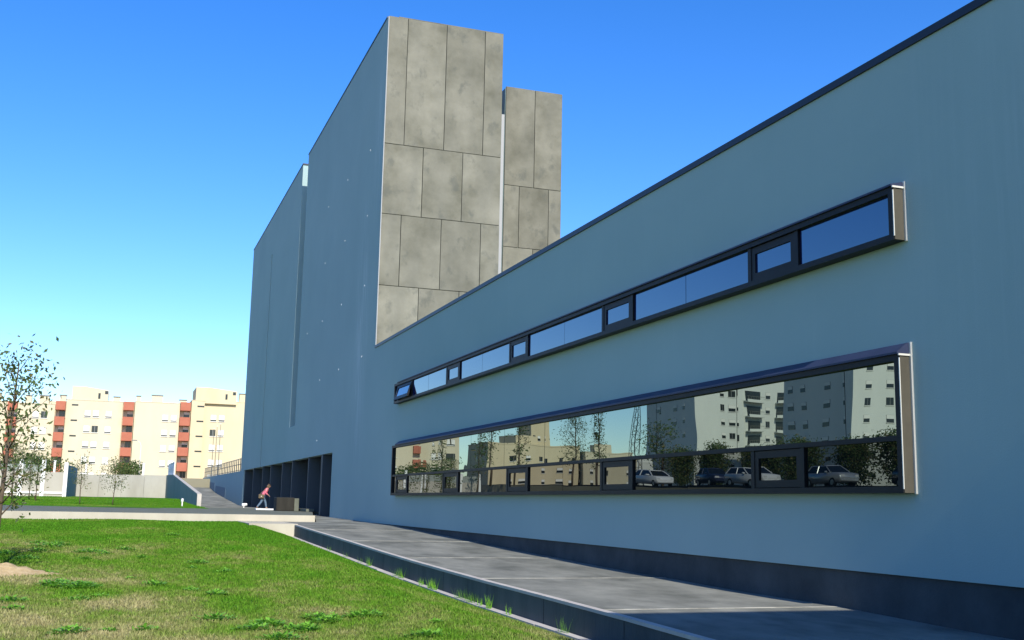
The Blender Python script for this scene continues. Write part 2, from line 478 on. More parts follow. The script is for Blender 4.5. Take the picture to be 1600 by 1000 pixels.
ramp = tag(empty('ramp', (7.7, 77, 1.1)), 'grey concrete ramp climbing between the dark wall and the blue wall', 'ramp', kind='structure')
RY = [77.0, 92, 96, 109, 120, 136, 146]; RZ = [1.12, 1.125, 1.2, 1.80, 2.35, 3.62, 3.95]
for i in range(20):
    a, b = 77.5+3.2*i, 77.5+3.2*(i+1)-.02
    za, zb = float(np.interp(a, RY, RZ)), float(np.interp(b, RY, RZ))
    mb = MB().add([(5.66, a, za-.3), (9.98, a, za-.3), (9.98, b, zb-.3), (5.66, b, zb-.3), (5.66, a, za), (9.98, a, za), (9.98, b, zb), (5.66, b, zb)],
        [(0, 3, 2, 1), (4, 5, 6, 7), (0, 1, 5, 4), (1, 2, 6, 5), (2, 3, 7, 6), (3, 0, 4, 7)])
    o = mb.build('ramp_slab', M['paving'], ramp); o.location = -Vector(ramp.location)

gw = tag(empty('ramp_wall', (5.5, 77.5, 1.1)), 'dark grey wall with sloping top beside the ramp', 'wall')
def rel(mb, name, mats, p, smooth=False):
    o = mb.build(name, mats, p, smooth); o.location = -Vector(p.location) if p.rotation_euler.z == 0 else (0, 0, 0); return o
M['greywall'] = noisy('grey_render_wall', (.25, .275, .25), (.31, .33, .30), .6, .9, (1, 1, .4))
rel(MB().prism([(77.6, .8), (126, .8), (126, 4.05), (112, 3.86), (77.6, 1.95)], 5.36, 5.60, 'x'), 'wall_body', M['greywall'], gw)
mb = MB().prism([(77.56, 1.951), (112, 3.861), (126, 4.051), (126, 4.11), (112, 3.92), (77.56, 2.01)], 5.34, 5.62, 'x')
rel(mb, 'coping', M['coping'], gw)
rel(MB().box(5.342, 5.62, 77.54, 77.598, .8, 1.95), 'end_face', M['coping'], gw)

rw = tag(empty('concrete_retaining_wall', (0, 126, 1.6)), 'weathered pale concrete retaining wall behind the far lawn', 'wall')
M['retwall'] = noisy('weathered_grey_concrete', (.30, .28, .23), (.42, .40, .34), .5, .9, (1, 1, .35), True, .2, 12)
for i in range(4):
    x0 = -3.7+2.27*i
    rel(MB().box(x0+.01, x0+2.26, 126.0, 126.35, 1.2, 3.98+.03*i), 'wall_panel', M['retwall'], rw)

# plaza behind the ramp, low blue wall, railing
tag(MB().prism([(10.32, 96.2), (60, 96.2), (60, 160), (10.32, 160)], 1.0, 4.0).build('plaza', M['terrace']), 'raised paved plaza behind the low blue wall', 'plaza', kind='structure')
bw = tag(empty('low_blue_wall', (10.1, 96, 1.0)), 'low blue-grey wall carrying the railing beside the ramp', 'wall')
rel(MB().prism([(95.95, .8), (137.5, .8), (137.5, 4.13), (95.95, 4.04)], 10.0, 10.3, 'x'), 'wall_body', M['plaster'], bw)
M['patch'] = mat('darker_plaster', (.20, .27, .30), .9, spec=.15)  # darker tone for two thin panels set on the low wall
rel(MB().prism([(108.5, 1.3), (119.5, 1.9), (119.5, 3.05), (108.5, 2.75)], 9.985, 9.999, 'x'), 'dark_patch', M['patch'], bw)
rel(MB().prism([(120.5, 2.1), (131.5, 2.9), (131.5, 3.6), (120.5, 3.35)], 9.985, 9.999, 'x'), 'dark_patch', M['patch'], bw)
rl = tag(empty('plaza_railing', (10.15, 96, 4.05)), 'slim metal railing on top of the low blue wall', 'railing')
y = 96.3; pm = MB().box(-.035, .035, -.035, .035, -.1, 1.12).mesh('post', M['rail'])
while y < 137.3:
    zz = 4.04+(y-95.95)*.0022
    link('post', pm, rl, (0.0, y-96, zz-4.05)); y += 1.62
for hgt in (1.08, .62, .12):
    rel(MB().tube([(10.15, 96.1, 4.04+hgt), (10.15, 137.4, 4.13+hgt)], .028, 6), 'rail', M['rail'], rl)

# ------------------------------------------------------------------ the blue building
bl = tag(empty('blue_building', (20, 50, 0)), 'long blue-grey plastered building with concrete-faced towers and ribbon windows', 'building')
def bp(mb, name, mats, parent=None, smooth=False):
    if parent is None:
        o = mb.build(name, mats, bl, smooth); o.location = -Vector(bl.location)
    else:
        o = mb.build(name, mats, parent, smooth)
    return o
TOPW, TOPT, TOPL = 8.10, 22.98, 22.98
outline = [(2.6, .87), (54.4, .87), (54.4, 4.05), (82.70, 4.05), (82.70, 19.9), (83.05, 19.9), (83.05, 4.05), (93.6, 4.05), (93.6, .8), (95.93, .8), (95.93, TOPL), (69.26, TOPL), (69.26, 6.13), (67.10, 6.13), (67.10, TOPT), (45.80, TOPT), (45.80, TOPW), (2.6, TOPW)]
fac = MB().prism(outline, 10.0, 10.35, 'x')
bp(fac, 'facade_wall', M['plaster'])
# masses behind the facade skin
bp(MB().box(10.36, 34, 2.65, 45.66, .2, 7.9).box(10.36, 15.36, 45.9, 67.05, 4.1, 22.9), 'wing_core', M['plaster'])
bp(MB().box(10.75, 19, 69.30, 95.90, 4.08, 22.90).box(10.351, 10.75, 69.262, 82.65, 4.08, 22.90).box(10.351, 10.75, 83.1, 95.90, 4.08, 22.90), 'rear_block', M['plaster'])
bp(MB().box(11.7, 14.5, 67.06, 69.29, 4.1, 22.2), 'slot_back_wall', M['plaster'])
# unseen block added beyond the right edge to shade the near walkway
bp(MB().box(5.6, 34, -26, 2.3, -.6, 8.12), 'shade_block', M['plaster'])
# plinth
bp(MB().box(10.05, 10.3, 2.6, 54.38, -.3, .868), 'plinth', M['plinth'])
# parapet caps
bp(MB().box(9.965, 10.5, 2.6, 45.58, TOPW, TOPW+.115), 'parapet_cap', M['zinc'])
bp(MB().box(9.975, 10.34, 45.81, 67.13, TOPT, TOPT+.075), 'parapet_cap', M['zinc'])
bp(MB().box(9.975, 10.5, 69.20, 95.96, TOPL, TOPL+.085).box(10.5, 13.0, 69.20, 69.6, TOPL, TOPL+.085), 'parapet_cap', M['zinc'])
bp(MB().box(10.0, 10.03, 45.62, 45.799, TOPW+.1, TOPT), 'tower_edge', M['plaster'])
bp(MB().box(9.996, 10.034, 45.604, 45.619, TOPW+.1, TOPT), 'corner_bead', M['bead'])

# concrete panels of the first tower: real joints between panels
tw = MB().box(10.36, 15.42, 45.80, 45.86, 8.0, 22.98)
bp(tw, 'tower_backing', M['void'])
rows = [(17.16, 23.06, 1), (14.00, 17.16, 0), (10.85, 14.00, 1), (7.9, 10.85, 0)]
for (z0, z1, half) in rows:
    xs_ = [10.03, 10.92, 12.73, 14.55, 15.43] if half else [10.03, 11.81, 13.63, 15.43]
    for a, b in zip(xs_[:-1], xs_[1:]):
        dy = RND.uniform(0, .012)
        bp(MB().bevbox(a+.012, b-.012, 45.68+dy, 45.795, z0+.012, z1-.012, .006), 'concrete_panel', M['concrete'])
bp(MB().box(15.30, 15.43, 45.87, 67.0, 8, 23.0), 'tower_side', M['concrete'])
bp(MB().box(10.5, 15.43, 45.72, 46.2, 23.062, 23.10), 'tower_top_cap', M['concrete'])
# second tower, set back
Y2 = 50.0
bp(MB().box(17.06, 20.05, Y2+.06, 62, 7.9, 22.30), 'second_tower_core', M['plaster'])
rows2 = [(17.26, 22.36, [17.06, 18.62, 20.10]), (14.14, 17.26, [17.06, 17.86, 19.42, 20.10]), (11.0, 14.14, [17.06, 18.62, 20.10]), (7.9, 11.0, [17.06, 17.86, 19.42, 20.1])]
for (z0, z1, xs_) in rows2:
    for a, b in zip(xs_[:-1], xs_[1:]):
        dy = RND.uniform(0, .012)
        bp(MB().bevbox(a+.012, b-.012, Y2-.06+dy, Y2+.05, z0+.012, z1-.012, .006), 'concrete_panel', M['concrete'])
bp(MB().box(15.44, 16.51, 48.5, 60, 7.9, 20.3), 'link_wall', M['bead'])

# wall plugs: small pale dots left by the scaffold ties
def rayX(px, py, X):
    d = F_PX*fw + (px-800)*rt2 + (500-py)*up2
    return Vector((0, 0, 1.7)) + d*(X/d.x)
pm = MB().tube([(0, 0, 0), (-.012, 0, 0)], [.05, .04], 8).mesh('wall_plug', M['white'])
for (zx, zy) in [(398, 70), (327, 163), (267, 247), (388, 275), (318, 353), (256, 423), (379, 493), (307, 552), (247, 604), (200, 643), (370, 715), (298, 755), (239, 788), (230, 977)]:
    p = rayX(380+zx/2, 200+zy/2, 10.0)
    link('wall_plug', pm, bl, p - Vector(bl.location))

# portico: fins, back wall, ceiling
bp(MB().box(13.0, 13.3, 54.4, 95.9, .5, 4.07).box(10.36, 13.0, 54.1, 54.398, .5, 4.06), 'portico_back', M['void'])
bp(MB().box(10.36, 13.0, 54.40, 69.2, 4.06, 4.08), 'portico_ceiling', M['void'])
bp(MB().box(10.02, 13.0, 94.2, 95.88, .9, 4.06), 'portico_pier', M['plaster'])
for yf, w in ((92.9, .2), (87.2, .2), (81.5, .2), (77.2, .2), (71.7, .2), (67.5, .2), (61.6, .22), (57.4, .45)):
    bp(MB().box(10.03, 12.4, yf-w/2, yf+w/2, .95, 4.045), 'fin', M['fin'])
bp(MB().box(12.9, 12.99, 62.2, 66.6, 1.1, 3.2), 'entrance_door', M['darkwin'])

# ---- windows
def ybox(mb, x0, x1, y0, y1, z0, z1): return mb.box(x0, x1, y0, y1, z0, z1)
def make_window(z0, z1, transom, cas, fixed_low, fixed_up, mats, flash):
    y0, y1 = 12.17, 41.1
    XF = 9.80
    w = bp(MB().box(XF, 9.998, y0, y1, z0, z0+.085)                       # sill
             .box(XF, 9.998, y0, y1, z1-.085, z1)                         # head
             .box(XF, 9.998, y1-.12, y1, z0+.085, z1-.085)                # far jamb
             .box(XF+.002, 9.998, y0+.012, y0+.10, z0+.085, z1-.085)      # near jamb
             .box(9.955, 9.997, y0+.1, y1-.12, z0+.085, z1-.085), 'window', M['frame'])
    # near end: weathered sheet with bright edges
    bp(MB().box(XF+.012, 9.966, y0-.012, y0-.001, z0+.002, z1-.03), 'end_plate', M['jamb'], w)
    bp(MB().box(9.968, 9.998, y0-.045, y0-.0125, z0-.012, z1+flash), 'edge_flange', M['lightmetal'], w)
    bp(MB().box(XF-.004, XF+.009, y0-.016, y0-.002, z0+.05, z1-.05), 'edge_trim', M['lightmetal'], w)
    bp(MB().box(XF-.018, 9.984, y0-.03, y0-.0125, z1-.02, z1+.006), 'top_trim', M['lightmetal'], w)
    # sloped flashing over the head
    fl = MB()
    fl.prism([(XF-.03, z1+.002), (9.997, z1+.002), (9.997, z1+flash), (9.94, z1+flash-.01), (XF-.03, z1+.03)], y0-.01, y1-.55, 'y')
    bp(fl, 'flashing', M['bluezinc'], w)
    zl0, zl1 = z0+.085, (transom[0] if transom else z1-.085)
    if transom:
        bp(MB().box(XF+.012, 9.956, y0+.1, y1-.12, transom[0], transom[1]), 'transom', M['frame'], w)
    for a, b, tilt in cas:
        for e in (a, b-.10):
            bp(MB().box(XF+.03, 9.956, e, e+.10, zl0, zl1), 'mullion', M['frame'], w)
        a2, b2 = a+.10, b-.10
        cf = MB()
        t_ = .115
        zz0, zz1 = zl0+.01, zl1-.01
        cf.box(9.84, 9.90, a2, b2, zz0, zz0+t_).box(9.84, 9.90, a2, b2, zz1-t_, zz1)
        cf.box(9.84, 9.90, a2, a2+t_, zz0+t_, zz1-t_).box(9.84, 9.90, b2-t_, b2, zz0+t_, zz1-t_)
        pn = MB().box(9.865, 9.875, a2+t_, b2-t_, zz0+t_, zz1-t_)
        if tilt:
            for mm in (cf, pn):
                mm.v = [(X-(zz1-Z)*math.tan(tilt), Y, Z) for X, Y, Z in mm.v]
        bp(cf, 'casement_frame', M['frame'], w)
        bp(pn, 'pane', mats[0], w)
    def pane(a, b, za, zb, mt):
        cy_, cz_ = (a+b)/2, (za+zb)/2
        hy, hz = (b-a)/2-.008, (zb-za)/2
        p_ = MB().box(-.004, .004, -hy, hy, -hz, hz).build('pane', mt, w)
        p_.location = (9.872, cy_, cz_)
        p_.rotation_euler = (0, RND.uniform(-.0008, .0008), RND.uniform(-.0012, .0012))
        return p_
    for a, b in fixed_low: pane(a, b, zl0, zl1, mats[0])
    if fixed_up:
        for a, b in fixed_up: pane(a, b, transom[1], z1-.085, mats[1])
    return w

cas_low = [(14.45, 15.95, 0), (20.4, 22.0, 0), (26.45, 28.1, 0), (32.5, 34.2, 0), (38.75, 40.5, 0)]
fl_ = [(12.28, 14.44), (15.96, 18.18), (18.18, 20.39), (22.01, 24.2), (24.2, 26.44), (28.11, 30.3), (30.3, 32.49), (34.21, 36.5), (36.5, 38.74), (40.51, 40.97)]
upj = [12.28, 13.45, 16.43, 19.41, 22.4, 25.4, 28.4, 31.4, 34.4, 37.4, 40.97]
make_window(1.955, 3.80, (2.645, 2.715), cas_low, fl_, list(zip(upj[:-1], upj[1:])), (M['glass_low'], M['glass_up']), .17)
cas_up = [(14.48, 15.95, 0), (20.4, 21.96, 0), (26.6, 28.06, 0), (32.65, 34.15, 0), (38.5, 40.7, .30)]
fu_ = [(12.28, 14.47), (15.96, 18.19), (18.19, 20.39), (21.97, 24.2), (24.2, 26.59), (28.07, 30.5), (30.5, 32.64), (34.16, 36.4), (36.4, 38.49), (40.71, 40.97)]
make_window(5.38, 6.13, None, cas_up, fu_, None, (M['glass_sky'], M['glass_sky']), .08)

# ------------------------------------------------------------------ apartment buildings
def win_part(parent, x, y, z, w, h, shut=.8, blind=True, fm=None):
    """window on a face looking towards -Y, centred at x, sill at z"""
    o = MB().box(-w/2, w/2, -.03, .05, 0, h).build('window', M['darkwin'], parent)
    o.location = (x, y, z)
    MB().box(-w/2-.1, w/2+.1, -.14, -.031, -.12, -.01).build('sill', M['shutter'], o)
    if blind:
        MB().box(-w/2+.02, w/2-.02, -.06, -.031, h*(1-shut), h-.02).build('shutter', M['shutter'], o)
    else:
        MB().box(-.04, .04, -.06, -.031, .05, h-.05).build('frame', M['winframe'], o)
    return o

def apartment(name, label, x0, x1, Y, z0, ztop, segs, body, group):
    """segs: list of (kind, xa, xb, dy, top). Face looks towards -Y."""
    r = tag(empty(name, ((x0+x1)/2, Y, z0)), label, 'apartment block', group)
    L = Vector(r.location)
    def pt(mb, nm, mt):
        o = mb.build(nm, mt, r); o.location = -L; return o
    for (kind, xa, xb, dy, top) in segs:
        if kind == 'block':
            pt(MB().box(xa, xb, Y+dy, Y+14, z0-1, top), 'wall', body)
            pt(MB().box(xa-.05, xb+.05, Y+dy-.06, Y+14.05, top, top+.12), 'roof_edge', body)
        elif kind == 'stair':
            pt(MB().prism([(xa, top-3), (xb, top-3), (xb, top-.5), (xa+(xb-xa)*.35, top), (xa, top)], Y+dy+.05, Y+9, 'y'), 'stair_tower', body)
            for (fx, zz, w_, h_) in ((.72, top-2.1, .38, 1.0), (.9, top-1.2, .55, .55)):
                pt(MB().box(xa+(xb-xa)*fx, xa+(xb-xa)*fx+w_, Y+dy-.02, Y+dy+.06, zz, zz+h_), 'window', M['darkwin'])
        elif kind == 'chimney':
            pt(MB().box(xa, xb, Y+dy+1.0, Y+dy+2.2, top-2, top).box(xa+.1, xb-.1, Y+dy+1.1, Y+dy+2.1, top, top+.12), 'chimney', body)
            pt(MB().box(xa-.06, xb+.06, Y+dy+.94, Y+dy+2.26, top+.12, top+.26), 'chimney_cap', M['winframe'])
        elif kind == 'balcony':
            z = top
            i = 0
            while z > z0+1.2:
                o = pt(MB().box(xa+.05, xb-.05, Y+dy, Y+dy+1.8, z-1.55, z), 'balcony', M['red'])
                if z-1.6 > z0+1:
                    win_part(r, (xa+xb)/2+.3-L.x, dy+1.76, z-2.75-z0, 1.0, 1.15, .5, RND.random() < .4)
                z -= 2.79; i += 1
            pt(MB().box(xa-.02, xb+.02, Y+dy+1.79, Y+13, z0-1, top+.15), 'wall', body)
        elif kind == 'slits':
            z = top
            while z > z0+1.0:
                pt(MB().box(xa, xb, Y+dy-.03, Y+dy+.05, z-.28, z), 'slit_window', M['darkwin'])
                z -= 2.79
        elif kind == 'wins':
            z = top
            while z > z0+.8:
                for xc in ([xa] if xb is None else [xa, xb]):
                    win_part(r, xc-L.x, dy, z-1.2-z0, 1.05, 1.2, RND.choice([.78, .82, .85, .95, .85]), RND.random() < .97)
                z -= 2.79
    return r

AY, AZ = 216.0, 3.85
# rows seen directly, left to right
apartment('apartment_building', 'cream apartment block at the end of the row, farthest from the ramp', -60, -18.7, AY, AZ, 18, [
    ('block', -46, -18.75, 0, 18.05), ('wins', -22, -24.3, 0, 17.2), ('wins', -30, -32.4, 0, 17.2), ('balcony', -38, -36, -1.2, 18.4),
    ('wins', -41, -43.4, 0, 17.2), ('stair', -33, -26, 0, 21.2), ('chimney', -21, -20, 0, 19.4)], M['cream'], 'apartment blocks beyond the lawn')
apartment('apartment_building', 'cream apartment block with one red balcony column and low flat roof', -18.7, -10.85, AY, AZ, 18, [
    ('balcony', -18.7, -17.05, -1.2, 18.1), ('block', -17, -10.85, 0, 17.9), ('wins', -12.6, -14.0, 0, 16.6), ('chimney', -15.9, -14.9, -.6, 19.2), ('chimney', -13.6, -12.0, -.6, 19.3),
    ('block', -12.9, -10.85, 4, 18.7)], M['cream'], 'apartment blocks beyond the lawn')
apartment('apartment_building', 'cream apartment block with slit stair windows and tall roof box', -10.8, 2.65, AY, AZ, 18, [
    ('balcony', -10.8, -9.05, -1.2, 18.5), ('block', -9, .65, 0, 18.9), ('stair', -8.2, -2.0, 0, 21.45), ('slits', -8.1, -7.0, 0, 18.15), ('wins', -3.9, -5.3, 0, 17.15), ('wins', -1.7, None, 0, 17.15),
    ('balcony', .7, 2.65, -1.2, 18.95), ('chimney', -10.2, -9.1, -1, 19.5), ('chimney', -1.1, .1, -.5, 19.7)], M['cream'], 'apartment blocks beyond the lawn')
apartment('apartment_building', 'cream apartment block with a broad blank wall and stout chimney', 2.7, 12.65, AY, AZ, 18, [
    ('block', 2.75, 10.65, -.5, 19.05), ('wins', 9.7, 8.2, -.5, 16.9), ('balcony', 10.7, 12.65, -1.6, 19.3), ('chimney', 2.9, 3.7, 0, 20.1), ('chimney', 5.6, 7.6, -.4, 20.35), ('chimney', 10.6, 11.9, -.6, 19.7)], M['cream'], 'apartment blocks beyond the lawn')
apartment('apartment_building', 'pale yellow apartment block rising behind the plaza railing', 12.7, 32, AY, AZ, 19, [
    ('block', 12.75, 15.1, -.8, 19.75), ('block', 15.15, 32, 0, 19.85), ('stair', 13.4, 20.9, -.7, 22.35), ('slits', 13.8, 15.05, -.8, 18.85), ('wins', 16.9, 18.4, 0, 17.3), ('chimney', 21.5, 23.4, -.6, 21.4)], M['cream2'], 'apartment blocks beyond the lawn')

# ------------------------------------------------------------------ blocks mirrored in the glass
def mirror_x(xm): return 2*9.868 - xm
def tower_block(name, label, xr, Y, z0, H, wx, dy, body, rows, cols, side_cols, bal=None, grp='tower blocks across the street'):
    """real x of the street-side corner xr; block runs to xr-wx; -Y face is sunny"""
    r = tag(empty(name, (xr-wx/2, Y, z0)), label, 'apartment block', grp)
    L = Vector(r.location)
    def pt(mb, nm, mt):
        o = mb.build(nm, mt, r); o.location = -L; return o
    pt(MB().box(xr-wx, xr, Y, Y+dy, z0-1, z0+H), 'wall', body)
    pt(MB().box(xr-wx-.1, xr+.1, Y-.1, Y+dy+.1, z0+H, z0+H+.3).box(xr-wx*.6, xr-wx*.3, Y+3, Y+dy*.6, z0+H+.3, z0+H+2.6), 'roof_edge', body)
    st = 2.95
    for k in range(rows):
        z = z0+1.1+k*st
        if z+1.5 > z0+H: break
        for c in cols:
            win_part(r, xr-c-L.x, 0, z-z0, 1.3, 1.3, .5, (k*7+int(c*3)) % 3 != 0)
        for c in side_cols:
            o = MB().box(-.05, .03, -.7, .7, 0, 1.3).build('window', M['darkwin'], r)
            o.location = (xr-L.x+.02, c, z-z0)
            MB().box(.031, .06, -.68, .68, .7, 1.28).build('shutter', M['shutter'], o)
        if bal:
            for (ba, bb) in bal:
                xa, xb = xr-bb, xr-ba
                b_ = pt(MB().box(xa, xb, Y-1.5, Y-.001, z-1.0, z-.8).box(xa, xb, Y-1.5, Y-1.4, z-.8, z-.45), 'balcony', M['whiter'])
                mbb = MB().tube([(xa, Y-1.45, z+.15), (xb, Y-1.45, z+.15)], .04, 5)
                xx = xa
                while xx <= xb+.01:
                    mbb.tube([(xx, Y-1.45, z-.45), (xx, Y-1.45, z+.15)], .025, 4); xx += .5
                mbb.build('balcony_rail', M['rail'], b_)
                pt(MB().box(xa+.5, xb-.5, Y-.05, Y+.02, z-.8, z+1.3), 'balcony_door', M['darkwin'])
    return r
SZ = 3.0
tower_block('tower_block', 'white tower block with small square windows nearest the parked cars', mirror_x(112), 150, SZ, 30, 30, 18.7, M['whiter'], 10, [3.4, 7.6, 15, 19, 25], [3, 8, 13, 16.5])
tower_block('tower_block', 'white tower block with plain end wall and wide windows', mirror_x(110), 200, SZ, 31, 11.5, 20, M['whiter'], 10, [7.3, 9.8], [5, 10, 14])
tower_block('tower_block', 'white block with curved looking stacked balconies and railings', mirror_x(121.6), 200.5, SZ, 25.5, 22, 18, M['whiter'], 9, [6.5], [4, 9], [(.4, 4.6), (8.8, 14.4)])
tower_block('low_apartment_building', 'low cream block with wide windows beyond the young trees', mirror_x(90), 274, SZ, 14.2, 26, 16, M['cream2'], 5, [7, 10.5, 16, 21, 24], [4, 8, 12])
tower_block('low_apartment_building', 'tall narrow cream stair block behind the low cream block', mirror_x(103), 278, SZ, 21.5, 6, 10, M['cream2'], 6, [1.5, 4], [3, 7])
tower_block('low_apartment_building', 'low cream block with red balconies at the end of the street', mirror_x(117), 272, SZ, 12.8, 16, 14, M['cream'], 4, [3, 6.5, 12], [4, 9])
tower_block('far_apartment_building', 'far grey block on the skyline behind the lattice mast', mirror_x(200), 430, SZ, 17, 40, 20, M['whiter'], 5, [5, 10, 15, 20, 25, 30], [5, 10])

# lattice mast
ms = tag(empty('lattice_mast', (mirror_x(112), 229, SZ)), 'thin steel lattice mast rising behind the white towers', 'mast')
H = 30
for sx_ in (-.6, .6):
    for sy_ in (-.6, .6):
        MB().tube([(sx_*1.2, sy_*1.2, 0), (sx_*.5, sy_*.5, H)], .06, 5).build('leg', M['rail'], ms)
br = MB()
for k in range(16):
    z0_, z1_ = H*k/16, H*(k+1)/16
    w0, w1 = .72-.42*k/16, .72-.42*(k+1)/16
    for a, b in (((-1, -1), (1, -1)), ((1, -1), (1, 1)), ((1, 1), (-1, 1)), ((-1, 1), (-1, -1))):
        br.tube([(a[0]*w0, a[1]*w0, z0_), (b[0]*w1, b[1]*w1, z1_)], .03, 4)
        br.tube([(a[0]*w1, a[1]*w1, z1_), (b[0]*w1, b[1]*w1, z1_)], .03, 4)
br.build('bracing', M['rail'], ms)

# street with the parked cars
tag(MB().box(-34, -20, 12, 124, 2.2, 3.02).build('road', M['asphalt']), 'asphalt street on the bank above the lawn', 'road', kind='structure')
o = bpy.data.objects['road']
for v in o.data.vertices:
    base_ = float(np.interp(v.co.y, [0, 60, 126], [2.55, 2.95, 3.85]))
    v.co.z = base_+.06 if v.co.z > 2.6 else base_-.6
def road_z(y): return float(np.interp(y, [12, 124], [float(np.interp(12, [0, 60, 126], [2.55, 2.95, 3.85]))+.06, float(np.interp(124, [0, 60, 126], [2.55, 2.95, 3.85]))+.06]))

M['tyre'] = mat('tyre_rubber', (.02, .02, .02), .8)
M['rim'] = mat('wheel_rim', (.35, .35, .36), .35, .8)
M['carglass'] = mat('car_glass', (.015, .018, .02), .05)
M['lamp_red'] = mat('tail_lamp', (.35, .02, .02), .3)
M['lamp_clear'] = mat('head_lamp', (.6, .6, .58), .15)
def paint(name, c, metal=.2):
    mt = mat(name, c, .3, metal); mt.node_tree.nodes['Principled BSDF'].inputs['Coat Weight'].default_value = .6
    return mt
def make_car(name, label, pmat, loc, rz, wagon=False):
    r = tag(empty(name, loc, rz), label, 'car', 'cars parked on the street above the lawn')
    W = .86
    prof = [(-2.05, .32), (-2.1, .62), (-2.02, .86), (-.95, .98), (1.9, 1.0), (2.05, .85), (2.08, .45), (2.0, .28)]
    secs = [(-W, .9), (-W*.93, 1.0), (W*.93, 1.0), (W, .9)]
    mb = MB(); n = len(prof)
    vs = []
    for (yy, s_) in secs:
        for (px_, pz) in prof: vs.append((px_*(.985 if s_ < 1 else 1), yy, .28+(pz-.28)*(.97 if s_ < 1 else 1)))
    fs = [tuple(range(n)), tuple(range(3*n, 4*n))[::-1]]
    for s_ in range(3):
        for i in range(n):
            j = (i+1) % n
            fs.append((s_*n+i, s_*n+j, (s_+1)*n+j, (s_+1)*n+i))
    mb.add(vs, fs)
    body = mb.build('body', pmat, r, True)
    # greenhouse
    bx = 1.85 if wagon else 1.55
    lo = [(-1.0, -.80, .97), (bx, -.80, .99), (bx, .80, .99), (-1.0, .80, .97)]
    hi = [(-.25, -.60, 1.43), (bx-.35, -.60, 1.45), (bx-.35, .60, 1.45), (-.25, .60, 1.43)]
    MB().add(lo+hi, [(0, 1, 5, 4), (1, 2, 6, 5), (2, 3, 7, 6), (3, 0, 4, 7)]).build('window_glass', M['carglass'], r)
    rf = MB().add(hi+[(x_*.97+.02, y_*.94, z_+.05) for x_, y_, z_ in hi], [(4, 5, 6, 7), (0, 1, 5, 4), (1, 2, 6, 5), (2, 3, 7, 6), (3, 0, 4, 7)])
    for a, b in zip(lo, hi): rf.tube([Vector(a)*1.005, Vector(b)*1.005], .045, 5)
    for s_ in (-1, 1): rf.tube([(.45, s_*.805, .97), (.5, s_*.61, 1.44)], .04, 5)
    rf.build('roof', pmat, r)
    for xx in (-1.3, 1.28):
        for s_ in (-1, 1):
            w_ = MB().tube([(0, -.1, 0), (0, .1, 0)], .31, 18).build('wheel', M['tyre'], r)
            w_.location = (xx, s_*.78, .31)
            MB().tube([(0, s_*.085, 0), (0, s_*.108, 0)], [.2, .18], 14).build('rim', M['rim'], w_)
    for s_ in (-1, 1):
        MB().bevbox(-2.10, -1.98, s_*.62-.17, s_*.62+.17, .62, .78, .03).build('headlight', M['lamp_clear'], r)
        MB().bevbox(2.0, 2.09, s_*.66-.12, s_*.66+.12, .68, .92, .03).build('tail_light', M['lamp_red'], r)
        MB().bevbox(-.72, -.56, s_*.92-.09, s_*.92+.09, .98, 1.1, .03).build('wing_mirror', pmat, r)
    MB().bevbox(-2.14, -2.0, -.75, .75, .36, .52, .03).build('bumper', pmat, r)
    return r
silver = paint('silver_paint', (.50, .51, .50), .5); dark = paint('dark_green_paint', (.03, .045, .045), .3); whitep = paint('white_car_paint', (.7, .7, .68), 0); navy = paint('navy_paint', (.03, .04, .08), .3)
CARS = [('silver hatchback parked on the street beside the dark car', silver, 63, -25.2, 88, False), ('dark estate car parked beside the silver hatchback', dark, 56, -27.0, 92, True),
        ('white estate car parked between a navy car and young trees', whitep, 74, -26.0, 86, True), ('navy hatchback parked beside the white estate car', navy, 80, -26.3, 93, False),
        ('white hatchback parked at the far end of the row', whitep, 90, -25.5, 90, False)]
for lab, pm_, yy, xx, rz, wg in CARS:
    make_car('parked_car', lab, pm_, (xx, yy, road_z(yy)), math.radians(rz), wg)

